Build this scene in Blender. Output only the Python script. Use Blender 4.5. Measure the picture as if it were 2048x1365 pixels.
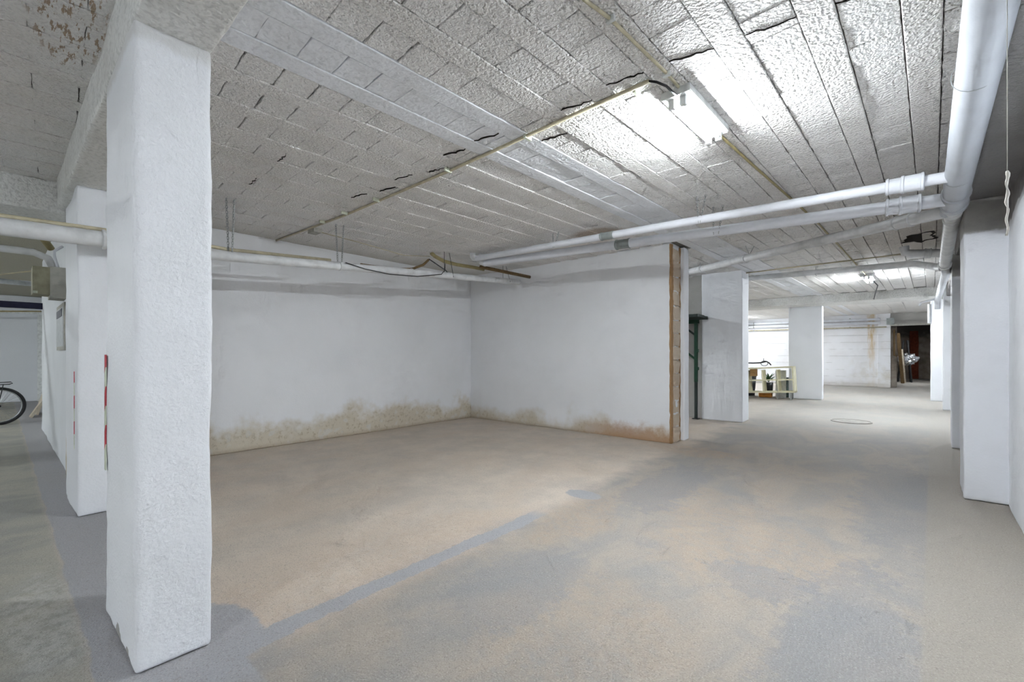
import bpy, bmesh, math, random
from mathutils import Vector, Matrix, noise as mnoise
random.seed(7)
D = bpy.data
for o in list(D.objects): D.objects.remove(o)
SC = bpy.context.scene
COL = SC.collection
PI = math.pi
SKEW = math.radians(3.04)          # lane wall, slab ribs and lamps run 3 degrees off the bay walls
SS, CC = math.sin(SKEW), math.cos(SKEW)
YAW = math.atan(756 / 880)
H_CEIL = 2.81

# ------------------------------------------------------------------ camera, world, exposure
cam = D.cameras.new('camera'); cam.sensor_width = 36; cam.lens = 36 * 880 / 2048
cam.shift_y = 27.5 / 2048; cam.clip_start = .02; cam.clip_end = 200
co = D.objects.new('camera', cam); COL.objects.link(co)
co.location = (0, 0, 1.25); co.rotation_euler = (PI / 2, 0, YAW)
SC.camera = co
w = D.worlds.new('world'); SC.world = w; w.use_nodes = True
w.node_tree.nodes['Background'].inputs[0].default_value = (.86, .93, 1, 1)
w.node_tree.nodes['Background'].inputs[1].default_value = .35
vs = SC.view_settings
vs.view_transform = 'Standard'; vs.look = 'None'; vs.gamma = 1; vs.use_curve_mapping = False
vs.exposure = 1.52
SC.cycles.use_denoising = True
SC.cycles.max_bounces = 5; SC.cycles.diffuse_bounces = 5; SC.cycles.glossy_bounces = 1
SC.cycles.use_adaptive_sampling = True; SC.cycles.adaptive_threshold = .12; SC.cycles.adaptive_min_samples = 10
SC.cycles.sample_clamp_indirect = 6
LAMP = 265.0

# ------------------------------------------------------------------ node helpers
class NT:
    def __init__(s, name):
        s.mat = D.materials.new(name); s.mat.use_nodes = True
        s.t = s.mat.node_tree; s.b = s.t.nodes['Principled BSDF']; s._pos = None; s._xyz = None
    def put(s, sock, v):
        if isinstance(v, bpy.types.NodeSocket): s.t.links.new(v, sock)
        elif isinstance(v, (tuple, list)) and sock.type == 'RGBA' and len(v) == 3: sock.default_value = (*v, 1)
        else: sock.default_value = v
    def node(s, typ, ins=None, **props):
        n = s.t.nodes.new(typ)
        for k, v in props.items(): setattr(n, k, v)
        for k, v in (ins or {}).items(): s.put(n.inputs[k], v)
        return n
    def pos(s):
        if s._pos is None: s._pos = s.node('ShaderNodeNewGeometry').outputs['Position']
        return s._pos
    def xyz(s):
        if s._xyz is None:
            n = s.node('ShaderNodeSeparateXYZ', {0: s.pos()}); s._xyz = (n.outputs[0], n.outputs[1], n.outputs[2])
        return s._xyz
    def m(s, op, a, b=0.0, c=0.0): return s.node('ShaderNodeMath', {0: a, 1: b, 2: c}, operation=op).outputs[0]
    def ramp(s, v, a, b, c=0.0, d=1.0):
        return s.node('ShaderNodeMapRange', {0: v, 1: a, 2: b, 3: c, 4: d}, interpolation_type='SMOOTHSTEP').outputs[0]
    def noise(s, scale, detail=3.0, rough=.55, vec=None, dist=0.0):
        return s.node('ShaderNodeTexNoise', {'Vector': vec or s.pos(), 'Scale': scale, 'Detail': detail, 'Roughness': rough, 'Distortion': dist}).outputs[0]
    def scaled(s, sx, sy, sz):
        return s.node('ShaderNodeVectorMath', {0: s.pos(), 1: (sx, sy, sz)}, operation='MULTIPLY').outputs[0]
    def vor(s, scale, vec=None, feature='F1'):
        return s.node('ShaderNodeTexVoronoi', {'Vector': vec or s.pos(), 'Scale': scale}, feature=feature).outputs['Distance']
    def mix(s, f, a, b):
        n = s.t.nodes.new('ShaderNodeMix'); n.data_type = 'RGBA'
        s.put(n.inputs[0], f); s.put(n.inputs[6], a); s.put(n.inputs[7], b); return n.outputs[2]
    def bump(s, h, strength, dist, prev=None):
        n = s.node('ShaderNodeBump', {'Height': h, 'Strength': strength, 'Distance': dist})
        if prev is not None: s.put(n.inputs['Normal'], prev)
        return n.outputs[0]
    def out(s, col=None, rough=.7, spec=.4, metal=0.0, normal=None, emit=None, es=0.0):
        if col is not None: s.put(s.b.inputs['Base Color'], col)
        s.put(s.b.inputs['Roughness'], rough); s.put(s.b.inputs['Specular IOR Level'], spec); s.put(s.b.inputs['Metallic'], metal)
        if normal is not None: s.put(s.b.inputs['Normal'], normal)
        if emit is not None:
            s.put(s.b.inputs['Emission Color'], emit); s.put(s.b.inputs['Emission Strength'], es)
        return s.mat
    def blob(s, cx, cy, rx, ry, nz, amp=.5, soft=.18):
        x, y, z = s.xyz()
        a = s.m('POWER', s.m('ABSOLUTE', s.m('DIVIDE', s.m('SUBTRACT', x, cx), rx)), 2.0)
        b = s.m('POWER', s.m('ABSOLUTE', s.m('DIVIDE', s.m('SUBTRACT', y, cy), ry)), 2.0)
        d = s.m('ADD', s.m('SQRT', s.m('ADD', a, b)), s.m('MULTIPLY', s.m('SUBTRACT', nz, .5), amp * 2))
        return s.ramp(d, 1 - soft, 1 + soft, 1.0, 0.0)

def paint(name, col, dirt, bump_s=.35, bscale=70, dist=.004, rough=.6, spec=.35):
    t = NT(name)
    n1 = t.noise(1.6, 4); n2 = t.noise(9, 5)
    c = t.mix(t.ramp(n1, .4, .75, 0, .55), col, dirt)
    c = t.mix(t.ramp(n2, .62, .8, 0, .35), c, dirt)
    h = t.m('ADD', t.noise(bscale, 3), t.m('MULTIPLY', t.noise(bscale * .3, 2), .8))
    return t.out(c, rough, spec, normal=t.bump(h, bump_s, dist))

def plain(name, col, rough=.5, spec=.4, metal=0.0, var=.12, scale=14):
    t = NT(name); dark = tuple(k * (1 - var * 2.2) for k in col)
    c = t.mix(t.ramp(t.noise(scale, 4), .35, .75), col, dark)
    return t.out(c, rough, spec, metal, normal=t.bump(t.noise(90, 2), .12, .002))

def ceiling_mat(name, col, dirt, strength, dist, scale=56, rough=.55, spec=.28, rust=True, pit_shade=.35):
    t = NT(name)
    n2 = t.noise(2.6, 4)
    c = t.mix(t.ramp(n2, .40, .72, 0, .8), col, dirt)
    x, y, z = t.xyz()
    if rust:
        # damp brown marks in the side aisle, by the drain hole and beside the pipes
        b1 = t.m('MULTIPLY', t.blob(-2.95, .22, .40, .13, n2, .5), t.ramp(t.noise(26, 3, .65, vec=t.scaled(.35, 1.6, 1)), .53, .6))
        c = t.mix(t.m('MULTIPLY', b1, .85), c, (.36, .23, .12))
        b2 = t.blob(.2, 7.7, .75, 1.5, n2, .6, .4)
        c = t.mix(t.m('MULTIPLY', b2, .55), c, (.36, .30, .23))
        b3 = t.blob(-2.9, 5.05, .35, .3, n2, .6, .3)
        c = t.mix(t.m('MULTIPLY', b3, .7), c, (.36, .24, .14))
        far = t.ramp(x, -5.2, -7.5)  # olive cast of the aisle lamp light, put into the ceiling colour
        c = t.mix(t.m('MULTIPLY', far, .85), c, (.36, .335, .235))
    a = t.noise(scale, 1.5, .6)
    c = t.mix(t.ramp(a, .52, .36, 0, pit_shade), c, tuple(k * .42 for k in dirt))  # stipple pits darkened in the colour to read as shade
    return t.out(c, rough, spec, normal=t.bump(a, strength, dist))

M = {}
M['ceil'] = ceiling_mat('ceiling_stipple', (.87, .855, .84), (.80, .785, .765), 1.0, .022, 60, pit_shade=.12)
M['rib'] = ceiling_mat('ceiling_rib_stipple', (.87, .85, .83), (.79, .77, .74), 1.0, .026, 52, pit_shade=.12)
M['band'] = ceiling_mat('ceiling_smooth_band', (.84, .86, .90), (.76, .775, .80), .7, .010, 36, .5, .4, False, .12)
M['gap'] = plain('ceiling_backing', (.24, .225, .21), .9, .1)
M['beam'] = ceiling_mat('beam_stipple', (.80, .80, .78), (.68, .67, .64), .9, .016, 40, .55, .35, False, .25)
M['pillar'] = paint('pillar_paint', (.82, .835, .87), (.75, .765, .79), .5, 60, .006)
M['pillar_far'] = paint('pillar_paint_smooth', (.85, .865, .90), (.79, .80, .83), .25, 50, .004)
M['white'] = plain('white_metal', (.82, .84, .83), .4, .5)
M['pvc'] = plain('pvc_painted', (.78, .80, .85), .42, .45, 0, .05, 5)
M['pvc_main'] = plain('pvc_main_drain', (.50, .525, .57), .42, .45, 0, .05, 5)
M['pvc_dirty'] = plain('pvc_weathered', (.74, .75, .76), .5, .4, 0, .09, 9)
M['cream'] = plain('cream_conduit', (.60, .54, .38), .5, .4)
M['olive'] = plain('olive_conduit', (.40, .33, .16), .5, .4)
M['brown'] = plain('brown_conduit', (.20, .13, .06), .6, .3)
M['black'] = plain('black_rubber', (.018, .018, .02), .5, .4, 0, .1)
M['steel'] = plain('galvanised_steel', (.52, .54, .54), .38, .5, .8)
M['galv_patch'] = plain('grey_coupling', (.30, .33, .32), .6, .3)
M['darkmetal'] = plain('dark_metal', (.05, .055, .06), .4, .5, .5)
M['green'] = plain('green_steel', (.012, .065, .034), .5, .4)
M['green_dark'] = plain('dark_green_board', (.035, .05, .045), .6, .3)
M['navy'] = plain('navy_bar', (.012, .013, .045), .45, .4)
M['red'] = plain('red_tape', (.55, .05, .07), .45, .4)
M['whitetape'] = plain('white_tape', (.72, .76, .62), .45, .4)
M['boxgrey'] = plain('olive_grey_box', (.36, .34, .24), .7, .3)
M['boxlight'] = plain('beige_box', (.50, .49, .44), .7, .3)
M['cardboard'] = plain('cardboard', (.42, .25, .10), .8, .2)
M['shelf'] = plain('cream_board', (.80, .76, .55), .5, .4, 0, .05)
M['shelf_in'] = plain('grey_beige_board', (.45, .44, .38), .6, .3)
M['bin'] = plain('green_black_bin', (.03, .06, .05), .5, .4)
M['leaf'] = plain('leaf_green', (.05, .16, .05), .5, .4)
M['orange'] = plain('orange_plastic', (.75, .30, .05), .5, .4)
M['wood'] = plain('pale_plank', (.62, .55, .44), .7, .3)
M['string'] = plain('pale_string', (.60, .57, .52), .9, .1)
M['foil'] = plain('silver_foil', (.75, .78, .82), .22, .6, .9, .15, 20)
M['rustcol'] = plain('rust_red_column', (.22, .05, .025), .8, .2, 0, .2)
M['darkhole'] = plain('dark_hole', (.03, .026, .022), .95, .05)
M['concrete'] = paint('raw_concrete', (.44, .43, .41), (.34, .33, .30), .6, 40, .006, .85, .2)
M['dampconcrete'] = paint('damp_concrete', (.22, .21, .205), (.13, .12, .115), .9, 46, .010, .5, .5)
M['lidmat'] = plain('worn_cast_lid', (.44, .42, .385), .8, .2)
M['mortar'] = paint('broken_brick', (.66, .56, .45), (.46, .34, .24), 1.0, 55, .014, .9, .15)
M['claybrown'] = paint('broken_brick_clay', (.40, .24, .12), (.28, .17, .09), 1.0, 50, .012, .9, .15)
t = NT('lamp_tube'); M['tube'] = t.out((1, 1, 1), .4, .3, emit=(.90, .96, 1.0), es=LAMP)
t = NT('plastic_diffuser'); M['glass'] = t.out((.75, .78, .78), .1, .5)

def wall_mat(name, col, damp_h=.35, damp=(.55, .47, .33), rust=None, axis='Y', bump_s=.3):
    t = NT(name); x, y, z = t.xyz()
    n1 = t.noise(1.3, 4); n2 = t.noise(6, 5, .6); n3 = t.noise(24, 4, .6)
    c = t.mix(t.ramp(n1, .4, .75, 0, .5), col, tuple(k * .90 for k in col))
    if damp_h:
        lim = t.m('ADD', t.m('MULTIPLY', t.m('SUBTRACT', n1, .5), damp_h * 4.0), t.m('MULTIPLY', t.m('SUBTRACT', n2, .5), damp_h * 1.0))
        lim = t.m('ADD', lim, damp_h)
        d = t.m('SUBTRACT', lim, z)
        c = t.mix(t.m('MULTIPLY', t.ramp(d, -.08, .22), .75), c, damp)
        bl = t.m('MULTIPLY', t.ramp(d, .05, .25), t.ramp(n3, .5, .66))
        c = t.mix(t.m('MULTIPLY', bl, .55), c, (.36, .29, .19))
        wh = t.m('MULTIPLY', t.ramp(d, .10, .2), t.ramp(n2, .56, .62))
        c = t.mix(t.m('MULTIPLY', wh, .6), c, (.66, .65, .62))
        low = t.ramp(t.m('ADD', z, t.m('MULTIPLY', n3, .06)), .10, .02)
        c = t.mix(t.m('MULTIPLY', low, .6), c, (.33, .25, .16))
    if rust:
        k = t.ramp(x if axis == 'X' else y, rust[0], rust[1])
        lim = t.m('ADD', t.m('MULTIPLY', n2, .42), .02)
        r = t.m('MULTIPLY', k, t.ramp(t.m('SUBTRACT', lim, z), -.06, .16))
        c = t.mix(t.m('MULTIPLY', r, .75), c, (.42, .24, .12))
    h = t.m('ADD', t.noise(60, 3), t.m('MULTIPLY', t.noise(14, 3), 1.2))
    return t.out(c, .65, .3, normal=t.bump(h, bump_s, .004))
M['wall'] = wall_mat('bay_wall_paint', (.83, .84, .865), .34)
M['wall_part'] = wall_mat('partition_paint', (.84, .85, .875), .22, rust=(-4.2, -3.0), axis='X')
M['wall_clean'] = wall_mat('wall_paint', (.76, .78, .81), 0)

def right_wall_mat():
    t = NT('lane_wall_paint'); x, y, z = t.xyz(); n = t.noise(1.1, 3); n2 = t.noise(9, 5)
    c = t.mix(t.ramp(n2, .45, .75, 0, .5), (.87, .89, .93), (.80, .815, .85))
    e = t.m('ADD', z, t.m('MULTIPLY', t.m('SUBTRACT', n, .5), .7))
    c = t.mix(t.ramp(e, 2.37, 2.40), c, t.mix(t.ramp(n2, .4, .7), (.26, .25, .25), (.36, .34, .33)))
    return t.out(c, .62, .35, normal=t.bump(t.noise(55, 3), .45, .005))
M['wall_lane'] = right_wall_mat()
def right_pillar_mat():
    t = NT('lane_pillar_paint'); x, y, z = t.xyz(); n = t.noise(5, 5); n2 = t.noise(30, 4)
    c = t.mix(t.ramp(n, .4, .75, 0, .4), (.77, .78, .82), (.70, .71, .74))
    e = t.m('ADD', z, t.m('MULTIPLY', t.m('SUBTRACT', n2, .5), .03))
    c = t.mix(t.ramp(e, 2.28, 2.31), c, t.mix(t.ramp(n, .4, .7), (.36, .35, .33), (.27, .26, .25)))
    c = t.mix(t.m('MULTIPLY', t.ramp(z, .05, .0), .25), c, (.5, .47, .42))
    return t.out(c, .6, .35, normal=t.bump(t.noise(60, 3), .35, .005))
M['pillar_lane'] = right_pillar_mat()
def near_pillar_mat():
    t = NT('near_pillar_paint'); x, y, z = t.xyz(); n = t.noise(2.2, 4); n2 = t.noise(18, 5, .6); n3 = t.noise(7, 3)
    c = t.mix(t.ramp(n, .42, .72, 0, .5), (.86, .875, .91), (.80, .815, .84))
    chip = t.m('SUBTRACT', t.m('MULTIPLY', t.m('SUBTRACT', n3, .52), .45), z)
    c = t.mix(t.ramp(chip, -.008, .004), c, (.36, .35, .34))
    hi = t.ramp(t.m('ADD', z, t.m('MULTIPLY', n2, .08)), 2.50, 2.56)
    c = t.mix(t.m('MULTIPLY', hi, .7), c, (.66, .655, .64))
    h = t.m('ADD', t.noise(75, 3), t.m('MULTIPLY', t.noise(20, 4), 1.0))
    return t.out(c, .6, .35, normal=t.bump(h, .55, .006))
M['pillar_near'] = near_pillar_mat()

def far_wall_mat():
    t = NT('far_wall_boards'); x, y, z = t.xyz(); n = t.noise(3, 5); n2 = t.noise(1.1, 4)
    fr = t.m('FRACT', t.m('ADD', t.m('DIVIDE', z, .27), t.m('MULTIPLY', n, .10)))
    line = t.m('MULTIPLY', t.ramp(t.m('ABSOLUTE', t.m('SUBTRACT', fr, .5)), .045, .02), t.ramp(t.noise(2.2, 2), .42, .55))
    c = t.mix(t.ramp(n2, .42, .7, 0, .6), (.78, .785, .81), (.66, .64, .64))
    c = t.mix(t.m('MULTIPLY', line, .55), c, (.42, .41, .41))
    st = t.m('MULTIPLY', t.ramp(x, -1.7, -.3), t.ramp(t.m('ADD', n, t.m('MULTIPLY', z, -.15)), .3, .7))
    c = t.mix(t.m('MULTIPLY', st, .6), c, (.50, .44, .33))
    och = t.m('MULTIPLY', t.ramp(t.m('ABSOLUTE', t.m('SUBTRACT', t.m('ADD', x, t.m('MULTIPLY', n, .2)), -.45)), .17, .03), t.m('MULTIPLY', t.ramp(z, .4, 2.2, .15, 1.0), t.ramp(t.noise(9, 4, .7, vec=t.scaled(1, 1, .15)), .36, .6)))
    c = t.mix(t.m('MULTIPLY', och, .8), c, (.52, .35, .12))
    c = t.mix(t.m('MULTIPLY', t.ramp(t.m('ADD', z, t.m('MULTIPLY', n, .3)), .42, .1), .5), c, (.38, .32, .25))
    return t.out(c, .75, .25, normal=t.bump(t.m('SUBTRACT', n, line), .5, .01))
M['wall_far'] = far_wall_mat()
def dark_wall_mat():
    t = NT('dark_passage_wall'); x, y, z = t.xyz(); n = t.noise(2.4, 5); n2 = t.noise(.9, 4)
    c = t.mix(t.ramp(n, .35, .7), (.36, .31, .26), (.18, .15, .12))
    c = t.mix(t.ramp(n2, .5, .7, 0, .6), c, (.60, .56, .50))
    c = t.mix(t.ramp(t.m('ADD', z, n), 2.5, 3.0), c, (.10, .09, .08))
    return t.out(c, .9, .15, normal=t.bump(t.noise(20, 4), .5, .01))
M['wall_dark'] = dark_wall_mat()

def floor_mat():
    t = NT('worn_concrete_floor'); x, y, z = t.xyz()
    n2 = t.noise(2.6, 8, .66); n3 = t.noise(17, 5, .7); n4 = t.noise(130, 2, .7)
    sw = t.noise(1.7, 5, .62, vec=t.scaled(1.0, .5, 1), dist=1.0)
    tan = t.mix(t.ramp(n2, .35, .68), (.64, .555, .47), (.53, .47, .41))
    tan = t.mix(t.ramp(sw, .42, .66, 0, .55), tan, (.60, .495, .40))
    lane = t.mix(t.ramp(sw, .38, .62), (.41, .362, .312), (.335, .318, .300))
    lane = t.mix(t.ramp(n2, .50, .68, 0, .6), lane, (.30, .296, .295))
    bl = t.ramp(t.m('ADD', x, t.m('MULTIPLY', t.m('SUBTRACT', n2, .5), .5)), -2.3, -1.9)
    c = t.mix(bl, tan, lane)
    mixn = t.m('ADD', t.m('MULTIPLY', n2, .6), t.m('MULTIPLY', n3, .4))
    for bx, by, rx, ry, k in ((-.75, 3.2, .55, .75, .6), (-1.1, 1.75, .45, .55, .4), (-1.8, 2.9, .25, .6, .6), (-1.4, 3.9, .5, .5, .4), (-2.35, 1.6, .40, 1.1, .45), (-1.9, 5.85, .55, .28, .8), (-.6, 5.0, .6, 1.2, .3)):
        c = t.mix(t.m('MULTIPLY', t.blob(bx, by, rx, ry, mixn, 1.6, .25), t.m('MULTIPLY', t.ramp(n3, .3, .62), k * .8)), c, (.455, .345, .25))
    for bx, by, rx, ry, k in ((-.13, 2.0, .27, 1.15, .5), (-1.55, 1.85, .28, .5, .42), (-1.6, 4.2, .26, .9, .55), (.08, 5.1, .3, 1.5, .45), (-.55, 2.75, .28, .2, .45)):
        c = t.mix(t.m('MULTIPLY', t.blob(bx, by, rx, ry, mixn, 1.9, .20), k), c, (.262, .27, .292))
    xr = t.m('SUBTRACT', x, t.m('MULTIPLY', y, .053))
    c = t.mix(t.m('MULTIPLY', t.ramp(xr, -.045, -.02), .85), c, t.mix(n2, (.335, .303, .262), (.395, .36, .315)))
    cx = t.m('ADD', -2.10, t.m('MULTIPLY', t.m('SUBTRACT', n2, .5), .12))
    wd = t.m('ADD', .058, t.m('MULTIPLY', t.m('SUBTRACT', n3, .5), .07))
    s = t.m('SUBTRACT', t.m('ABSOLUTE', t.m('SUBTRACT', x, cx)), wd)
    strip = t.m('MULTIPLY', t.ramp(s, .010, -.004), t.m('MULTIPLY', t.ramp(y, 2.85, 2.65), t.ramp(y, .3, .5)))
    p1 = t.blob(-2.08, 3.4, .17, .11, n3, .25, .1)
    p2 = t.blob(-2.3, .66, .28, .14, n3, .25, .08)
    e = t.m('ADD', y, t.m('MULTIPLY', t.m('SUBTRACT', n2, .5), .07))
    row = t.m('MULTIPLY', t.m('MULTIPLY', t.ramp(e, .235, .25), t.ramp(e, .68, .66)), t.ramp(x, -1.6, -2.0))
    cem = t.m('MAXIMUM', t.m('MAXIMUM', strip, p1), t.m('MAXIMUM', p2, row))
    ais = t.m('MULTIPLY', t.ramp(e, .3, .2), t.ramp(x, -1.5, -2.6))
    c = t.mix(ais, c, t.mix(t.ramp(sw, .38, .62), (.42, .405, .345), (.32, .32, .295)))
    scuff = t.m('MULTIPLY', t.blob(-3.05, .14, .6, .14, n2, .7, .3), t.ramp(n3, .38, .6))
    c = t.mix(t.m('MULTIPLY', scuff, .6), c, (.56, .56, .53))
    c = t.mix(t.m('MULTIPLY', cem, .92), c, t.mix(n3, (.345, .35, .375), (.40, .405, .43)))
    c = t.mix(t.ramp(y, 7.5, 10.5, 0, .55), c, t.mix(n2, (.52, .50, .46), (.44, .425, .40)))
    n5 = t.noise(52, 4, .75)
    c = t.mix(t.ramp(n5, .54, .70, 0, .5), c, (.235, .21, .185))
    c = t.mix(t.ramp(n5, .42, .28, 0, .35), c, (.64, .58, .51))
    c = t.mix(t.ramp(n4, .52, .70, 0, .55), c, (.22, .195, .17))
    c = t.mix(t.ramp(n4, .42, .30, 0, .35), c, (.74, .68, .60))
    c = t.mix(t.ramp(n3, .72, .76, 0, .5), c, (.76, .71, .64))
    c = t.mix(t.m('MULTIPLY', t.ramp(n3, .45, .25), .35), c, (.33, .30, .27))
    wv = t.node('ShaderNodeTexWave', {'Vector': t.pos(), 'Scale': 16.0, 'Distortion': 9.0, 'Detail': 2.0, 'Detail Scale': 1.0}).outputs['Fac']
    comb = t.m('MULTIPLY', t.blob(-.1, 1.9, .3, 1.0, n2, .8, .3), t.ramp(wv, .80, .95))
    c = t.mix(t.m('MULTIPLY', comb, .10), c, (.52, .51, .50))
    h = t.m('ADD', n3, t.m('MULTIPLY', n4, .6))
    return t.out(c, .72, .3, normal=t.bump(h, .55, .010))
M['floor'] = floor_mat()

# ------------------------------------------------------------------ geometry helpers
def mesh_obj(name, verts, faces, mat, parent=None, smooth=False, flat_ang=None):
    me = D.meshes.new(name); me.from_pydata([tuple(v) for v in verts], [], faces); me.update()
    if mat: me.materials.append(M[mat] if isinstance(mat, str) else mat)
    if smooth: me.shade_smooth()
    o = D.objects.new(name, me); COL.objects.link(o)
    if parent: o.parent = parent
    return o
def tag(o, label, cat, group=None):
    o['label'] = label; o['category'] = cat
    if group: o['group'] = group
    return o
def struct(o, label=None):
    o['kind'] = 'structure'
    if label: o['label'] = label
    return o
def empty(name, label, cat, loc=(0, 0, 0), rz=0.0, group=None):
    o = D.objects.new(name, None); COL.objects.link(o); o.location = loc; o.rotation_euler = (0, 0, rz)
    return tag(o, label, cat, group)
def copy_tree(o, parent=None):
    c = o.copy(); COL.objects.link(c); c.parent = parent
    for ch in list(o.children): copy_tree(ch, c)
    return c
class MB:
    """collects simple shapes into one mesh"""
    def __init__(s): s.v = []; s.f = []
    def add(s, vs, fs):
        n = len(s.v); s.v += [Vector(v) for v in vs]; s.f += [tuple(i + n for i in f) for f in fs]; return s
    def box(s, x0, x1, y0, y1, z0, z1, mtx=None):
        vs = [Vector((x, y, z)) for z in (z0, z1) for y in (y0, y1) for x in (x0, x1)]
        if mtx: vs = [mtx @ v for v in vs]
        return s.add(vs, [(0, 2, 3, 1), (4, 5, 7, 6), (0, 1, 5, 4), (2, 6, 7, 3), (0, 4, 6, 2), (1, 3, 7, 5)])
    def tube(s, pts, r, n=12, cap=True, closed=False):
        pts = [Vector(p) for p in pts]; rs = r if isinstance(r, (list, tuple)) else [r] * len(pts)
        m = len(pts); ring0 = len(s.v); vs = []
        up = None
        for i, p in enumerate(pts):
            if closed: d = pts[(i + 1) % m] - pts[i - 1]
            else: d = pts[min(i + 1, m - 1)] - pts[max(i - 1, 0)]
            if d.length < 1e-9: d = Vector((0, 0, 1))
            d.normalize()
            if up is None:
                up = Vector((0, 0, 1)) if abs(d.z) < .9 else Vector((1, 0, 0))
            a = d.cross(up).normalized(); up = a.cross(d).normalized()
            for k in range(n):
                q = 2 * PI * k / n; vs.append(p + (a * math.cos(q) + up * math.sin(q)) * rs[i])
        fs = []
        for i in range(m if closed else m - 1):
            j = (i + 1) % m
            for k in range(n):
                l = (k + 1) % n; fs.append((i * n + k, i * n + l, j * n + l, j * n + k))
        if cap and not closed:
            fs.append(tuple(range(n - 1, -1, -1))); fs.append(tuple((m - 1) * n + k for k in range(n)))
        return s.add(vs, fs)
    def build(s, name, mat, parent=None, smooth=False):
        return mesh_obj(name, s.v, s.f, mat, parent, smooth)
def smooth_by_angle(o, deg=40):
    o.data.shade_smooth()
    bm = bmesh.new(); bm.from_mesh(o.data)
    for e in bm.edges:
        if len(e.link_faces) == 2 and e.calc_face_angle() > math.radians(deg): e.smooth = False
    bm.to_mesh(o.data); bm.free(); return o
def axis_samples(a, b, step, r):
    if b - a < 4 * r: r = (b - a) / 4.0
    n = max(1, int(round((b - a - 2 * r) / step)))
    out = [a, a + r * .3, a + r, a + r * 1.7] + [a + r + (b - a - 2 * r) * i / n for i in range(1, n)] + [b - r * 1.7, b - r, b - r * .3, b]
    return out
def rough_box(name, x0, x1, y0, y1, z0, z1, mat, parent=None, step=.09, amp=.004, r=.012, seed=0.0, fs=2.2):
    X, Y, Z = (axis_samples(*q, step, r) for q in ((x0, x1), (y0, y1), (z0, z1)))
    idx = {}; V = []; F = []
    def vid(i, j, k):
        if (i, j, k) in idx: return idx[i, j, k]
        p = Vector((X[i], Y[j], Z[k]))
        q = Vector((min(max(p.x, x0 + r), x1 - r), min(max(p.y, y0 + r), y1 - r), min(max(p.z, z0 + r), z1 - r)))
        d = p - q
        if d.length > 1e-9: p = q + d.normalized() * r
        s3 = Vector((seed, seed * 1.7, seed * .6))
        nn = d.normalized() if d.length > 1e-9 else Vector((0, 0, 1))
        p = p + nn * (amp * 1.6 * mnoise.noise(p * fs + s3) + amp * .8 * mnoise.noise(p * fs * 4 + s3))
        idx[i, j, k] = len(V); V.append(p); return idx[i, j, k]
    nx, ny, nz = len(X), len(Y), len(Z)
    for i in range(nx - 1):
        for j in range(ny - 1):
            F.append((vid(i, j, 0), vid(i, j + 1, 0), vid(i + 1, j + 1, 0), vid(i + 1, j, 0)))
            F.append((vid(i, j, nz - 1), vid(i + 1, j, nz - 1), vid(i + 1, j + 1, nz - 1), vid(i, j + 1, nz - 1)))
    for i in range(nx - 1):
        for k in range(nz - 1):
            F.append((vid(i, 0, k), vid(i + 1, 0, k), vid(i + 1, 0, k + 1), vid(i, 0, k + 1)))
            F.append((vid(i, ny - 1, k), vid(i, ny - 1, k + 1), vid(i + 1, ny - 1, k + 1), vid(i + 1, ny - 1, k)))
    for j in range(ny - 1):
        for k in range(nz - 1):
            F.append((vid(0, j, k), vid(0, j, k + 1), vid(0, j + 1, k + 1), vid(0, j + 1, k)))
            F.append((vid(nx - 1, j, k), vid(nx - 1, j + 1, k), vid(nx - 1, j + 1, k + 1), vid(nx - 1, j, k + 1)))
    return mesh_obj(name, V, F, mat, parent, smooth=True)
def lane(x, y): return (x * CC + y * SS, -x * SS + y * CC)       # skewed lane frame to world
def lerp3(a, b, t): return Vector(a).lerp(Vector(b), t)
def link_chain(a, b, link=.03, w=.011, r=.0028):
    a, b = Vector(a), Vector(b); n = max(2, int((b - a).length / (link * .72))); mb = MB()
    d = (b - a).normalized(); u = d.cross(Vector((0, .3, 1)) if abs(d.z) < .9 else Vector((1, .2, 0))).normalized(); v = d.cross(u)
    for i in range(n):
        c = a.lerp(b, (i + .5) / n); s = u if i % 2 else v
        ring = []
        for k in range(8):
            q = 2 * PI * k / 8; ring.append(c + d * (link * .5 * math.cos(q)) + s * (w * .75 * math.sin(q)))
        mb.tube(ring, r, 4, closed=True)
    return mb

# ------------------------------------------------------------------ shell: floor and walls
bm = bmesh.new()
bmesh.ops.create_grid(bm, x_segments=44, y_segments=84, size=1)
for v in bm.verts: v.co = Vector((-8.0 + v.co.x * 10.5, 11.5 + v.co.y * 21, 0))
me = D.meshes.new('floor'); bm.to_mesh(me); bm.free(); me.materials.append(M['floor'])
fo = D.objects.new('floor', me); COL.objects.link(fo); struct(fo)
struct(rough_box('wall_back', -6.55, -6.35, .45, 9.1, 0, H_CEIL + .02, 'wall', None, .15, .004, .01, 1.0))
part = struct(rough_box('wall_partition', -6.36, -2.335, 6.13, 6.48, 0, H_CEIL + .02, 'wall_part', None, .15, .004, .008, 2.0))
jam = rough_box('end_plaster', -2.40, -2.27, 6.49, 6.68, 0, H_CEIL + .01, 'pillar_far', part, .1, .004, .01, 3.0)
struct(rough_box('wall_bay_far', -6.36, -2.72, 9.02, 9.25, 0, H_CEIL + .02, 'concrete', None, .2, .006, .01, 4.0))
struct(rough_box('wall_left', -6.75, -6.55, 9.25, 22.0, 0, H_CEIL + .02, 'wall_clean', None, .4, .004, .01, 5.0))
struct(rough_box('wall_end', -6.6, -.06, 22.0, 22.35, 0, H_CEIL + .02, 'wall_far', None, .25, .008, .02, 6.0))
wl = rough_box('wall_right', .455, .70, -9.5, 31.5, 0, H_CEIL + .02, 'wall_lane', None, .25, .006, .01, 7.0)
wl.rotation_euler.z = -SKEW; struct(wl)
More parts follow.
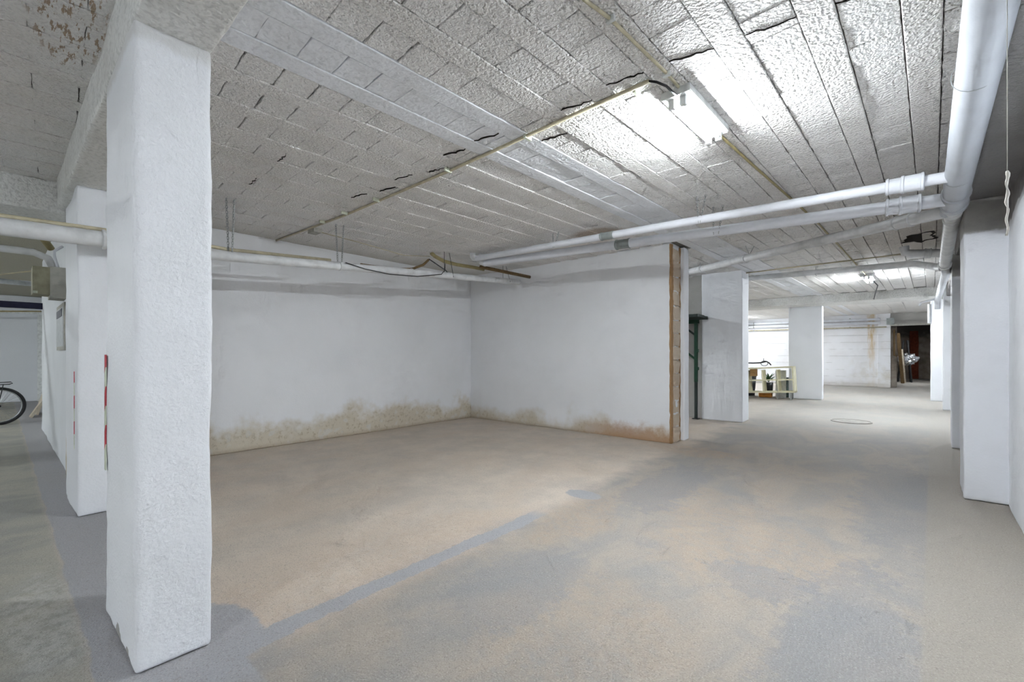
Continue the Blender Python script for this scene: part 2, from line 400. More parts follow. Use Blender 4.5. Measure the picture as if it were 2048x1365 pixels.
struct(rough_box('wall_passage_side', .02, .20, 22.4, 31.2, 0, H_CEIL, 'wall_dark', None, .4, .01, .02, 8.0))
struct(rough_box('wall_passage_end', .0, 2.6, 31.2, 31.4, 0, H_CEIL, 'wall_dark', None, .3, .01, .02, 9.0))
# side aisle
wa = struct(rough_box('wall_aisle', -10.75, -5.6, .46, .66, 0, H_CEIL, 'wall_clean', None, .2, .006, .01, 10.0))
wa2 = struct(rough_box('wall_aisle_end', -12.4, -10.75, .62, .80, 0, H_CEIL, 'wall_clean', None, .25, .006, .01, 11.0))
wf = struct(rough_box('wall_aisle_far', -17.8, -17.5, -8.5, .95, 0, H_CEIL, 'wall_clean', None, .4, .004, .01, 12.0))
tr = MB().box(-17.5, -17.44, -7.0, .80, 2.34, 2.42).box(-17.5, -17.44, .66, .80, 0, 2.34).build('trim_1', 'white'); struct(tr)
struct(rough_box('wall_aisle_return', -17.5, -12.4, .80, .98, 0, H_CEIL, 'wall_clean', None, .4, .005, .01, 13.0))

# broken brick edge at the end of the partition: each course is a lump of its own
z = 0.0; k = 0
while z < H_CEIL - .05:
    hh = random.choice((.19, .205, .215, .2)); hh = min(hh, H_CEIL - z)
    dx = random.uniform(-.012, .012)
    b = rough_box('brick', -2.36, -2.315 + dx, 6.20 + random.uniform(-.008, .008), 6.445 + random.uniform(-.012, .012), z + .006, z + hh - .006, 'mortar', part, .045, .012, .014, 20.0 + k, 9.0)
    z += hh; k += 1
rough_box('clay_edge', -2.35, -2.322, 6.125, 6.20, 0, H_CEIL, 'claybrown', part, .05, .006, .006, 50, 9)
rough_box('clay_edge', -2.35, -2.325, 6.44, 6.50, 0, H_CEIL, 'claybrown', part, .05, .007, .006, 51, 9)

# ------------------------------------------------------------------ ceiling: backing slab, ribs and sprayed hollow blocks
cb = MB().box(-18, 3, -9.5, 31.5, H_CEIL + .022, H_CEIL + .2).build('ceiling', 'gap'); struct(cb)
PITCH, BW, BL = .350, .207, .193
X0, Y0 = -2.062, .885                       # corner of one block in the lane frame
def in_beam(x, y):
    return (.43 < y < .51 and x > -5.7) or (13.9 < y < 15.05)
rows = range(-12, 9)
for i in rows:
    xa = X0 + i * PITCH + BW + .004; xb = X0 + (i + 1) * PITCH - .004
    if xb > .46: continue
    band = i in (-2, -1)
    o = rough_box('ceiling_rib', xa, xb, -4.0, 22.0, H_CEIL - .0035, H_CEIL + .03, 'band' if band else 'rib', cb, .10, .0006, .004, 60.0 + i, 7.0)
    o.rotation_euler.z = -SKEW
def block_mesh(seed):
    rnd = random.Random(seed); hx, hy = BW / 2 - .0015, BL / 2 - (.0040 if seed % 2 else .0008)
    ol = []
    for (ax, ay), (bx, by) in (((-hx, -hy), (hx, -hy)), ((hx, -hy), (hx, hy)), ((hx, hy), (-hx, hy)), ((-hx, hy), (-hx, -hy))):
        for q in (0.0, .36, .7):
            ol.append([ax + (bx - ax) * q + rnd.uniform(-.0032, .0012) * (1 if ax == bx else 0), ay + (by - ay) * q + rnd.uniform(-.004, .003) * (1 if ay == by else 0)])
    n = len(ol)
    V = [(x * .978, y * (.975 if seed % 2 else .99), 0 + rnd.uniform(-.0008, .0008)) for x, y in ol] + [(x, y, .003) for x, y in ol] + [(x, y, .034) for x, y in ol]
    F = [tuple(range(n - 1, -1, -1))]
    for a in (0, n):
        for q in range(n):
            F.append((a + q, a + (q + 1) % n, a + n + (q + 1) % n, a + n + q))
    return V, F
protos = [block_mesh(s) for s in range(10)]
pm = {}
def proto_mesh(k, mat):
    if (k, mat) not in pm:
        me = D.meshes.new('ceiling_block'); me.from_pydata(*[protos[k][0], [], protos[k][1]]); me.materials.append(M[mat]); me.update(); pm[k, mat] = me
    return pm[k, mat]
cells = []
for i in rows:
    xc = X0 + i * PITCH + BW / 2
    if xc + BW / 2 > .46: continue
    for j in range(-14, 70):
        yc = Y0 + (j + .5) * BL
        wx, wy = lane(xc, yc)
        if in_beam(wx, wy) or wx < -6.3 or (wy > 6.1 and wy < 6.7 and wx < -2.3): continue
        t_ = -wx * math.sin(YAW) + wy * math.cos(YAW); l_ = wx * math.cos(YAW) + wy * math.sin(YAW)
        vis = t_ > .3 and -60 < 1024 + 880 * l_ / t_ < 2100 and 710 - 880 * (H_CEIL - 1.25) / t_ > -60
        cells.append((t_ if vis else 999, i, j, wx, wy))
cells.sort()
rb = random.Random(3)
field = MB(); fieldb = MB()
for n_, (t_, i, j, wx, wy) in enumerate(cells):
    mat = 'band' if i == -1 else 'ceil'
    q = rb.random(); dz = rb.uniform(-.0015, .0025) + (.006 if q > .93 else 0)
    yaw = -SKEW + rb.gauss(0, .008); k = rb.choice((1, 3, 5, 7, 9, 1, 3, 0, 2, 4, 6, 8) if wy > .3 else (0, 2, 4, 6, 8, 0, 2, 4, 1))
    if n_ < 300:
        o = D.objects.new('ceiling_block', proto_mesh(k, mat)); COL.objects.link(o); o.parent = cb
        o.location = (wx, wy, H_CEIL + .0005 + dz); o.rotation_euler = (rb.gauss(0, .007), rb.gauss(0, .006), yaw)
    else:
        mt = Matrix.Translation((wx, wy, H_CEIL + .0005 + dz)) @ Matrix.Rotation(yaw, 4, 'Z')
        (fieldb if mat == 'band' else field).add([mt @ Vector(v) for v in protos[k][0]], protos[k][1])
for f_, mt_ in ((field, 'ceil'), (fieldb, 'band')):
    o = f_.build('ceiling_block_field', mt_, cb); o['kind'] = 'stuff'
# open cracks where the sprayed coat has broken along one line of blocks
rc = random.Random(11)
for i, yc in ((-6, 2.05), (-5, 2.16), (-4, 2.10), (-3, 2.22), (-2, 2.12), (-1, 2.13), (0, 2.46), (1, 2.24), (2, 2.21), (3, 2.27), (4, 2.33), (5, 2.40), (-7, 1.25), (-5, 1.26)):
    xa = X0 + i * PITCH; up = []; lo = []
    for q in range(9):
        f = q / 8; yy = yc + (.05 * f if yc > 1.5 else 0) + rc.uniform(-.010, .010); wd = .0055 * math.sin(PI * min(1, f + .08)) * rc.uniform(.4, 1.0) * (1.0 if yc > 1.5 else .5)
        up.append((xa + BW * f, yy + wd)); lo.append((xa + BW * f, yy - wd))
    V = [(*lane(a, b), H_CEIL - .0055) for a, b in up + lo] + [(*lane(a, b), H_CEIL + .004) for a, b in up + lo]
    F = [(q, q + 1, 10 + q, 9 + q) for q in range(8)] + [(q, 18 + q, 19 + q, q + 1) for q in range(8)] + [(9 + q, 10 + q, 28 + q, 27 + q) for q in range(8)]
    mesh_obj('crack', V, F, 'darkhole', cb)
# plain soffit sheet over the side aisle beyond the blocks and over the far part
so = MB().box(-18, -5.8, -9.5, 31, H_CEIL + .007, H_CEIL + .02).build('ceiling_sheet', 'ceil', cb)
so2 = MB().box(-6.3, 2.6, 14.2, 31.4, H_CEIL + .001, H_CEIL + .02).build('ceiling_sheet', 'ceil', cb)
so3 = MB().box(-6.3, 2.0, -9.5, -1.4, H_CEIL + .006, H_CEIL + .02).build('ceiling_sheet', 'ceil', cb)

# ------------------------------------------------------------------ beams and pillars
tag(rough_box('ceiling_beam', -5.62, .44, .335, .60, 2.55, H_CEIL + .02, 'beam', None, .1, .006, .02, 31.0), 'rough white ceiling beam resting on the nearest pillar', 'beam')
tag(rough_box('ceiling_beam', -6.3, -5.7, -9.0, .46, 2.53, H_CEIL + .02, 'beam', None, .12, .007, .02, 32.0), 'rough white beam over the side aisle, left of the pillar row', 'beam')
tag(rough_box('ceiling_beam', -6.55, 1.15, 14.0, 14.95, 2.60, H_CEIL + .02, 'beam', None, .25, .006, .02, 33.0), 'wide white beam across the far end of the lane', 'beam')
rbm = rough_box('ceiling_beam', .222, .48, -3.5, 16.0, 2.57, H_CEIL + .02, 'dampconcrete', None, .14, .010, .02, 34.0); rbm.rotation_euler.z = -SKEW
tag(rbm, 'dark damp concrete beam running along the right lane wall', 'beam')
def pillar(x0, x1, y0, y1, z1, mat, label, seed, r=.014, amp=.004, skew=False, step=.09):
    o = rough_box('concrete_pillar', x0, x1, y0, y1, 0, z1, mat, None, step, amp, r, seed)
    if skew: o.rotation_euler.z = -SKEW
    return tag(o, label, 'pillar', 'white concrete pillars')
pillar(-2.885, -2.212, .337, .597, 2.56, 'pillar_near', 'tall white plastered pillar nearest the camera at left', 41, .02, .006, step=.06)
pillar(-5.57, -4.72, .385, .62, 2.56, 'pillar', 'white pillar just behind the nearest pillar, crossed by a thick pipe', 42, .018, .006)
pillar(-2.78, -2.06, 8.9, 9.38, H_CEIL + .01, 'pillar_far', 'white pillar behind the green steel rack', 43)
pillar(-2.21, -1.42, 14.78, 15.1, 2.61, 'pillar_far', 'white free-standing pillar beside the cream cube shelf', 44)
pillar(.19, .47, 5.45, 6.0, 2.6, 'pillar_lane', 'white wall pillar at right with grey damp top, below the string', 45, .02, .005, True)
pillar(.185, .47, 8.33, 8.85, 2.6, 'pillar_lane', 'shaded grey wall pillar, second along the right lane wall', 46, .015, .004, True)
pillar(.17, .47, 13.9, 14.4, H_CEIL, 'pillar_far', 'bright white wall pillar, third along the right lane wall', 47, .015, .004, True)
pillar(-.04, .47, 16.4, 16.9, H_CEIL, 'pillar_far', 'pale grey wall pillar farthest along the right lane wall', 48, .015, .004, True)
pillar(-.36, .02, 21.82, 22.4, H_CEIL, 'wall_far', 'stained ochre and white pillar at the corner of the dark passage', 49)

# striped corner tapes on the pillars
def stripe(name, x, y, z0, z1, wd, label, n):
    e = empty(name, label, 'reflective strip', (x, y, z0)); hh = (z1 - z0) / n
    for i in range(n):
        sl = wd * .9
        V = [(-wd / 2, 0, i * hh), (wd / 2, 0, i * hh + sl), (wd / 2, 0, (i + 1) * hh + (sl if i < n - 1 else 0)), (-wd / 2, 0, (i + 1) * hh)]
        if i == 0: V[1] = (wd / 2, 0, 0)
        V += [(a, -.004, c) for a, b, c in V]
        mesh_obj('red_band' if i % 2 == (n + 1) % 2 else 'white_band', V, [(0, 1, 2, 3), (7, 6, 5, 4), (0, 4, 5, 1), (1, 5, 6, 2), (2, 6, 7, 3), (3, 7, 4, 0)], 'red' if i % 2 == (n + 1) % 2 else 'whitetape', e)
stripe('reflective_strip', -2.845, .331, .70, 1.25, .036, 'red and white striped strip on the side of the nearest pillar', 6)
stripe('reflective_strip', -4.80, .378, .52, 1.12, .016, 'thin red striped strip on the edge of the second pillar', 6)

# ------------------------------------------------------------------ lamps: two in view, the rest unseen fill
def lamp(x, y, label, rz=-SKEW, hang=.0, tubes=(-.034, .034)):
    e = empty('fluorescent_lamp', label, 'lamp', (x, y, H_CEIL - hang), rz, 'fluorescent battens on the ceiling')
    L = .66
    body = MB()
    pr = [(-.085, 0), (.085, 0), (.088, -.040), (.080, -.046), (-.080, -.046), (-.088, -.040)]
    n = len(pr); V = [(a, yy, b) for yy in (-L / 2, L / 2) for a, b in pr]
    F = [tuple(range(n)), tuple(range(2 * n - 1, n - 1, -1))] + [(q, n + q, n + (q + 1) % n, (q + 1) % n) for q in range(n)]
    body.add(V, F); body.build('housing', 'white', e)
    mt = MB().box(-.07, .07, -.045, .045, .0, .012).build('mounting_plate', 'white', e)
    for sx in tubes:
        tb = MB().tube([(sx, -L / 2 + .035, -.078), (sx, L / 2 - .035, -.078)], .0135, 14).build('tube', 'tube', e, True)
        for sy in (-1, 1):
            h = MB().box(sx - .017, sx + .017, sy * L / 2 - sy * .035 - .012, sy * L / 2 - sy * .035 + .012, -.100, -.044).build('lamp_holder', 'white', e)
            MB().tube([(sx, sy * (L / 2 - .036), -.078), (sx, sy * (L / 2 - .070), -.078)], .0145, 12).build('tube_cap', 'steel', tb)
    return e
lamp(-.935, 2.90, 'lit twin fluorescent lamp on the bay ceiling, joined to a black flex')
lamp(-.33, 11.25, 'lit fluorescent lamp far along the lane, before the wide beam')
lamp(-.05, -2.9, 'added fluorescent fill lamp, unseen, over the lane behind the viewer')  # unseen lamp added to even out the light on the near pillar
lamp(-9.0, -4.2, 'unseen fluorescent fill lamp over the side aisle near the pillar row')  # out-of-view aisle lamp, placed to even out the light
lamp(-11.5, -2.6, 'unseen fluorescent fill lamp over the side aisle near the bicycle')  # second aisle lamp out of view, placed as fill
lamp(-5.4, 17.2, 'unseen fluorescent fill lamp over the far left bay, nearer the wide beam')  # placed out of sight to brighten the far bay
lamp(-5.5, 7.1, 'added single-tube fill lamp, unseen, over the second bay behind the partition', tubes=(0.0,))  # hidden lamp added to brighten the pillar beyond the partition
lamp(.95, 25.6, 'added single-tube fill lamp, unseen, on the ceiling inside the dark passage', tubes=(0.0,))  # added out of sight to lighten the passage walls
lamp(-.35, 15.85, 'added fluorescent fill lamp hidden behind the wide far beam', PI / 2)  # added where the beam hides it, to light the passage and end wall
lamp(-4.95, 20.3, 'added fluorescent fill lamp, unseen, over the far left bay, nearer the end wall')  # extra hidden lamp added to strengthen light on the end wall

# ------------------------------------------------------------------ pipes
def ring(mb, a, b, f0, f1, r, n=18): mb.tube([lerp3(a, b, f0), lerp3(a, b, f1)], r, n)
def collar_part(parent, a, b, dist, length, r, name='coupling', mat='pvc'):
    a, b = Vector(a), Vector(b); d = (b - a).normalized(); p = a + d * dist
    mb = MB().tube([p, p + d * .004, p + d * .018, p + d * .020, p + d * (length - .020), p + d * (length - .018), p + d * (length - .004), p + d * length],
                   [r, r * 1.09, r * 1.09, r, r, r * 1.09, r * 1.09, r * .98], 20)
    return smooth_by_angle(mb.build(name, mat, parent), 30)
def pipe(name, label, pts, r, mat='pvc', n=20, rr=None):
    e = empty(name, label, 'pipe')
    o = MB().tube(pts, rr or r, n).build('pipe_run', mat, e); smooth_by_angle(o, 50)
    return e
def bend(a, b, c, rad, n=7):
    a, b, c = Vector(a), Vector(b), Vector(c); p = b + (a - b).normalized() * rad; q = b + (c - b).normalized() * rad
    return [p * (1 - t) ** 2 + b * 2 * t * (1 - t) + q * t * t for t in [i / n for i in range(n + 1)]]
# main drain along the right wall
m0, m1 = Vector((.085, -2.2, 2.625)), Vector((.400, 5.10, 2.497))
mp = pipe('drain_pipe', 'thick white drain pipe along the right side of the lane ceiling', [m0, m1], .077, 'pvc_main', n=32)
collar_part(mp, m0, m1, (m1 - m0).length - .30, .30, .081, 'tee_fitting', 'pvc_main')
smooth_by_angle(MB().tube([m1 + Vector((0, -.01, 0)), Vector((.402, 5.17, 2.496)), Vector((.405, 5.19, 2.496))], [.088, .088, .07], 24).build('socket_rim', 'pvc_main', mp), 40)
m2 = Vector((.560, 8.30, 2.452))
o = MB().tube([m1, m2], .057, 24).build('pipe_run', 'pvc_dirty', mp); smooth_by_angle(o, 50)
for q in (.09, .16): collar_part(mp, m1, m2, q * 3.2, .06, .059, 'collar', 'pvc_dirty')
collar_part(mp, m1, m2, 3.06, .15, .064, 'coupling', 'pvc_dirty')
m3 = Vector((.80, 13.6, 2.45))
MB().tube([m2, Vector((.62, 9.0, 2.44)), m3, Vector((.81, 13.72, 2.40)), Vector((.81, 13.75, 2.28))], .05, 16).build('pipe_run', 'pvc', mp, True)
for yq, xo in ((4.38, .362), (2.9, .297)):
    MB().tube([Vector((xo + math.cos(2 * PI * i / 20) * .082, yq, 2.512 + (4.38 - yq) * .0175 + math.sin(2 * PI * i / 20) * .082)) for i in range(20)], .0016, 5, closed=True).build('wire_tie', 'steel', mp)
# branches A and B and C
A0, A1 = Vector((-4.78, 4.722, 2.716)), Vector((.36, 4.345, 2.50))
pa = pipe('branch_pipe', 'upper of the two parallel white pipes crossing before the partition', [A0, A1], .040)
L = (A1 - A0).length
collar_part(pa, A0, A1, L - .385, .20, .056); collar_part(pa, A0, A1, L - .30, .13, .060, 'collar'); 
collar_part(pa, A0, A1, L - 2.62 - .3, .17, .043, 'repair_sleeve', 'galv_patch')
MB().tube([A0 + Vector((.02, 0, 0)), A0 + Vector((-.05, .01, .01)), A0 + Vector((-.09, .02, .05)), A0 + Vector((-.09, .02, .11))], .044, 16).build('elbow', 'pvc_dirty', pa, True)
B0, B1 = Vector((-4.70, 4.845, 2.655)), Vector((.37, 4.945, 2.495))
pb = pipe('branch_pipe', 'lower, thicker of the two parallel white pipes crossing before the partition', [B0, B1], .053)
L = (B1 - B0).length
collar_part(pb, B0, B1, L - .40, .22, .066); collar_part(pb, B0, B1, L - .315, .14, .070, 'collar')
collar_part(pb, B0, B1, L - 2.62 - .28, .18, .057, 'repair_sleeve', 'galv_patch')
MB().tube([B0, B0 + Vector((-.07, 0, .02)), B0 + Vector((-.09, .0, .15))], .055, 16).build('elbow', 'pvc_dirty', pb, True)
for f in (.30, .655):
    p = A0.lerp(A1, f)
    for dx in (-.02, .035):
        link_chain((p.x + dx * 1.6, p.y, H_CEIL), (p.x + dx * .3, p.y - .03, p.z - .035)).build('chain', 'steel', pa)
p = B0.lerp(B1, .655)
for dx in (-.02, .03): link_chain((p.x + dx * 2, p.y, H_CEIL), (p.x + dx, p.y - .05, p.z - .04)).build('chain', 'steel', pb)
C0, C1 = Vector((-2.9, 8.22, 2.755)), Vector((.36, 5.33, 2.487))
pc = pipe('branch_pipe', 'grey white pipe slanting from the second bay to the thick drain pipe', [C0, C1], .053, 'pvc_dirty')
L = (C1 - C0).length
collar_part(pc, C0, C1, L - .43, .16, .060, 'coupling', 'pvc_dirty'); collar_part(pc, C0, C1, .60, .05, .060, 'collar', 'pvc_dirty'); collar_part(pc, C0, C1, 1.75, .03, .058, 'collar', 'pvc_dirty')
p = C0.lerp(C1, .42)
for dx in (-.04, .05): MB().tube([(p.x, p.y, p.z + .04), (p.x + dx, p.y + dx, H_CEIL)], .004, 5).build('hanger_wire', 'steel', pc)
# pipe D crossing the lane behind
pd = pipe('branch_pipe', 'shaded grey pipe crossing the lane ceiling behind the slanting pipe', [(-3.3, 9.62, 2.775), (.28, 9.36, 2.685), (.46, 9.2, 2.60), (.565, 8.62, 2.47)], .05, 'pvc_dirty')
MB().tube([(-1.0, 9.46, 2.80), (-1.0, 9.40, 2.66), (-1.0, 9.52, 2.66), (-1.0, 9.46, 2.80)], .004, 5).build('hanger_wire', 'steel', pd)
tag(MB().tube([(-2.2, 9.20, 2.795), (.35, 8.98, 2.79)], .011, 8).build('thin_conduit', 'cream', None, True), 'thin conduit crossing the lane ceiling just before the shaded pipe', 'conduit')
# trap elbow near the damaged hole
te = pipe('trap_pipe', 'stubby curved pipe under the dark hole in the ceiling', [(.52, 8.15, 2.60), (.36, 8.14, 2.62), (.23, 8.13, 2.63), (.16, 8.12, 2.66), (.15, 8.12, 2.74)], .055, 'pvc_dirty')
collar_part(te, (.42, 8.14, 2.612), (.2, 8.13, 2.63), 0, .07, .062, 'collar', 'pvc_dirty')
hv = []; hn = 22
for i in range(hn):
    a = 2 * PI * i / hn; rr_ = 1 + .9 * mnoise.noise(Vector((math.cos(a) * 1.7, math.sin(a) * 1.7, 3)))
    hv.append((.30 + .17 * rr_ * math.cos(a), 8.0 + .26 * rr_ * math.sin(a), H_CEIL - .006))
hb = MB(); hb.add(hv + [((x - .3) * .6 + .3, (y - 8.0) * .6 + 8.0, H_CEIL - .001) for x, y, z_ in hv], [(i, (i + 1) % hn, hn + (i + 1) % hn, hn + i) for i in range(hn)] + [tuple(range(hn, 2 * hn))])
hb.build('broken_hole', 'darkhole', cb)
# long pipe hanging across the bay near the back wall
b_pts = [(-4.5, -3.0, 2.03), (-4.5, .70, 2.125), (-4.55, .88, 2.14), (-4.72, 1.08, 2.165), (-4.90, 1.25, 2.20), (-5.0, 1.50, 2.232), (-5.02, 3.2, 2.352), (-5.10, 6.17, 2.572)]
bp = pipe('waste_pipe', 'long dirty white pipe hanging across the bay before the back wall', b_pts, .05, 'pvc_dirty', 20, [.06, .06, .055, .053, .052, .050, .049, .048])
collar_part(bp, (-4.5, .4, 2.117), (-4.5, .9, 2.13), .10, .12, .068, 'coupling', 'pvc_dirty')
for y_, r_ in ((3.72, .055), (5.45, .053), (2.66, .053)):
    f = (y_ - 3.2) / 2.97; c = lerp3(b_pts[6], b_pts[7], f); d = (Vector(b_pts[7]) - Vector(b_pts[6])).normalized()
    MB().tube([c - d * .012, c + d * .012], r_, 18).build('collar', 'pvc_dirty', bp)
for y_, off in ((1.50, .035), (2.66, .05)):
    f = (y_ - 1.5) / 1.7; c = lerp3(b_pts[5], b_pts[6], f)
    for s_ in (-1, 1):
        link_chain((c.x, c.y + s_ * off, H_CEIL), (c.x + s_ * .03, c.y + .006 * s_, c.z - .03), .035, .013, .0035).build('chain', 'steel', bp)
for y_, off in ((4.42, .05), (5.78, .04)):
    f = (y_ - 3.2) / 2.97; c = lerp3(b_pts[6], b_pts[7], f)
    for s_ in (-1, 1): MB().tube([(c.x - .05, c.y + s_ * off, H_CEIL), (c.x + .052 * s_, c.y + s_ * off * .9, c.z - .02)], .004, 5).build('hanger_rod', 'darkmetal', bp)
# cream pipe lying on top of the waste pipe at left
tag(MB().tube([(-4.545, -3.0, 2.108), (-4.545, .75, 2.206), (-4.8, 1.15, 2.262), (-5.06, 1.50, 2.312), (-5.12, 2.6, 2.392)], .017, 10).build('thin_conduit', 'cream', None, True), 'thin cream conduit lying along the top of the hanging waste pipe', 'conduit')
# cables and conduits of the bay
cc = empty('ceiling_conduit', 'straight cream conduit clipped across the bay ceiling to the lamp', 'conduit')
MB().tube([(-1.03, 2.385, H_CEIL - .016), (-2.8, 2.46, H_CEIL - .014), (-4.6, 2.49, H_CEIL - .014), (-6.30, 2.44, H_CEIL - .012)], .0125, 10).build('conduit_run', 'cream', cc, True)
for x_ in (-1.13, -1.95, -2.8, -3.88, -4.5, -5.0):
    MB().box(x_ - .009, x_ + .009, 2.43 - .025, 2.43 + .045, H_CEIL - .032, H_CEIL).build('clip', 'whitetape', cc)
MB().box(-5.50, -5.34, 2.50, 2.60, H_CEIL - .05, H_CEIL).build('junction_box', 'boxlight', cc)
fx = MB().tube([(-1.03, 2.385, H_CEIL - .016), (-.99, 2.39, H_CEIL - .035), (-.95, 2.43, H_CEIL - .055), (-.945, 2.50, H_CEIL - .055), (-.945, 2.57, H_CEIL - .045)], .007, 8).build('power_flex', 'black', None, True)
tag(fx, 'short curved black flex between the conduit end and the lamp', 'cable')
cl = empty('ceiling_cable', 'cream cable clipped along the ceiling from the top edge to the lamp', 'cable')
MB().tube([(-1.08, -.8, H_CEIL - .01), (-1.04, .8, H_CEIL - .012), (-1.0, 1.45, H_CEIL - .02), (-1.0, 1.64, H_CEIL - .028), (-.975, 1.83, H_CEIL - .014), (-.955, 2.10, H_CEIL - .012), (-.93, 2.40, H_CEIL - .012), (-.925, 2.55, H_CEIL - .015)], .0085, 8).build('cable_run', 'cream', cl, True)
for x_, y_ in ((-.975, 1.83), (-.932, 2.39)):
    MB().box(x_ - .020, x_ + .020, y_ - .009, y_ + .009, H_CEIL - .028, H_CEIL).build('clip', 'white', cl)
tag(MB().tube([(-.915, 3.23, H_CEIL - .012), (-.84, 4.1, H_CEIL - .012), (-.66, 6.0, H_CEIL - .014), (-.52, 8.2, H_CEIL - .012), (-.36, 10.92, H_CEIL - .012)], .010, 8).build('ceiling_cable', 'olive', None, True), 'dull cable along the ceiling from the near lamp to the far lamp', 'cable')
tag(MB().tube([(-5.42, 2.6, H_CEIL - .02), (-5.45, 3.2, H_CEIL - .04), (-5.45, 3.9, H_CEIL - .09), (-5.42, 4.35, H_CEIL - .03)], .006, 6).build('thin_conduit', 'cream', None, True), 'thin pale cable sagging from the small ceiling junction box', 'cable')
tag(MB().tube([(-5.3, 4.28, H_CEIL - .01), (-5.3, 4.36, H_CEIL - .05), (-5.28, 4.52, H_CEIL - .10), (-5.25, 4.75, H_CEIL - .12), (-5.2, 5.1, H_CEIL - .12), (-5.18, 5.30, H_CEIL - .125)], .028, 12).build('flexible_conduit', 'olive', None, True), 'thick olive yellow conduit bending down from the ceiling by the back corner', 'conduit')
tag(MB().tube([(-4.98, 5.02, 2.66), (-4.85, 6.14, 2.63)], .028, 12).build('flexible_conduit', 'brown', None, True), 'dark brown conduit running into the partition near the back corner', 'conduit')
tag(MB().tube([(-5.12, 3.0, 2.40), (-5.18, 3.55, 2.43), (-5.2, 3.85, 2.48), (-5.2, 4.05, 2.57), (-5.2, 4.15, 2.66)], .018, 10).build('flexible_conduit', 'brown', None, True), 'brown conduit curling up off the hanging waste pipe', 'conduit')
tag(MB().tube([(-4.95, 2.70, 2.355), (-4.94, 2.95, 2.315), (-4.94, 3.3, 2.298), (-4.94, 3.75, 2.33), (-4.94, 4.18, 2.42), (-4.97, 4.27, 2.50), (-5.0, 4.30, 2.60)], .006, 8).build('hanging_cable', 'black', None, True), 'thin black cable sagging under the hanging waste pipe', 'cable')
tag(MB().tube([(-5.18, 4.14, 2.67), (-5.12, 4.42, 2.53), (-5.07, 4.45, 2.44)], .008, 8).build('hanging_cable', 'darkmetal', None, True), 'short dark cable slanting down onto the waste pipe beside the olive conduit', 'cable')
# string with a knotted rope end
st = empty('hanging_string', 'thin string with a knotted rope end hanging before the right pillar', 'string', (.302, 2.23, 2.49))
MB().tube([(0, 0, .0), (0, 0, -.62)], .0011, 6).build('string', 'string', st, True)
kr = []; rr_ = []
for i in range(26):
    f = i / 25; kr.append((.002 * math.sin(f * 23), .002 * math.cos(f * 17), -.615 - .22 * f)); rr_.append(.0040 * (1 + .25 * math.sin(f * 41) + .25 * math.sin(f * 19)) if f < .6 else .0033)
MB().tube(kr, rr_, 8).build('rope_end', 'string', st, True)

# ------------------------------------------------------------------ side aisle things
bx = empty('cable_box', 'olive and beige boxed cable cabinet high on the aisle wall', 'box', (-6.4, .444, 1.824))
MB().box(-.30, 0, -.115, 0, 0, .315).build('cabinet_body', 'boxlight', bx)
MB().box(-.26, -.004, -.235, -.115, .03, .305).build('side_cabinet', 'boxgrey', bx)
MB().box(-.004, .0, -.232, -.20, .035, .06).build('label_sticker', 'whitetape', bx)
pf = empty('notice_frame', 'narrow framed notice with a blue top on the aisle wall', 'frame', (-6.95, .455, 1.30))
MB().box(-.45, .45, -.022, .004, 0, .50).build('frame', 'boxlight', pf)
MB().box(-.41, .41, -.026, -.02, .04, .46).build('notice_sheet', 'steel', pf)
MB().box(-.36, .30, -.029, -.025, .36, .44).build('blue_header', 'navy', pf)
tag(MB().box(-10.66, -10.58, -4, .62, 2.0, 2.10).build('door_rail', 'navy'), 'dark navy bar crossing the side aisle above the bicycle', 'rail')
tag(MB().tube([(-9.0, -4, 2.27), (-9.0, .47, 2.23)], .035, 12).build('steel_pipe', 'steel', None, True), 'galvanised steel pipe crossing the side aisle above the navy bar', 'pipe')
tag(MB().tube([(-6.55, -4, 2.30), (-6.55, .22, 2.285), (-6.55, .32, 2.24), (-6.55, .37, 2.13)], .035, 12).build('cream_pipe', 'pvc_dirty', None, True), 'pale pipe bending down into the boxed cabinet in the side aisle', 'pipe')
tag(MB().tube([(-6.42, .42, 2.36), (-6.42, .36, 2.30), (-6.42, .36, 2.25), (-6.42, .385, 2.135)], .012, 8).build('looped_cable', 'pvc', None, True), 'white cable looping into the top of the boxed cabinet', 'cable')
tag(MB().tube([(-6.22, .16, 2.56), (-6.48, .34, 2.33)], .03, 10).build('clay_stub', 'olive', None, True), 'short ochre pipe stub above the boxed cabinet', 'pipe')
tag(MB().tube([(-8.2, -3, 2.16), (-8.2, -.9, 2.11), (-7.6, -.2, 2.09), (-6.62, .27, 2.12)], .007, 6).build('thin_cable', 'cream', None, True), 'thin cable sagging across the side aisle to the boxed cabinet', 'cable')
tag(MB().tube([(-16.5, -4, 2.30), (-16.5, -.2, 2.30), (-16.5, .805, 2.37)], .02, 6).build('thin_cable', 'olive', None, True), 'brown cable before the far wall of the side aisle', 'cable')
pk = empty('leaning_plank', 'pale plank leaning against the wall beyond the bicycle', 'plank', (-13.6, .50, 0))
mtx = Matrix.Rotation(math.radians(13), 4, 'X'); 
MB().box(-.25, .25, -.02, .02, 0, .85, Matrix.Translation((0, 0, .004)) @ Matrix.Rotation(-math.radians(15), 4, 'X')).build('board', 'wood', pk)
pk2 = empty('leaning_plank', 'shorter pale board leaning in front of the long plank', 'plank', (-13.0, .40, 0))
MB().box(-.15, .15, -.02, .02, 0, .45, Matrix.Translation((0, 0, .006)) @ Matrix.Rotation(-math.radians(28), 4, 'X')).build('board', 'wood', pk2)

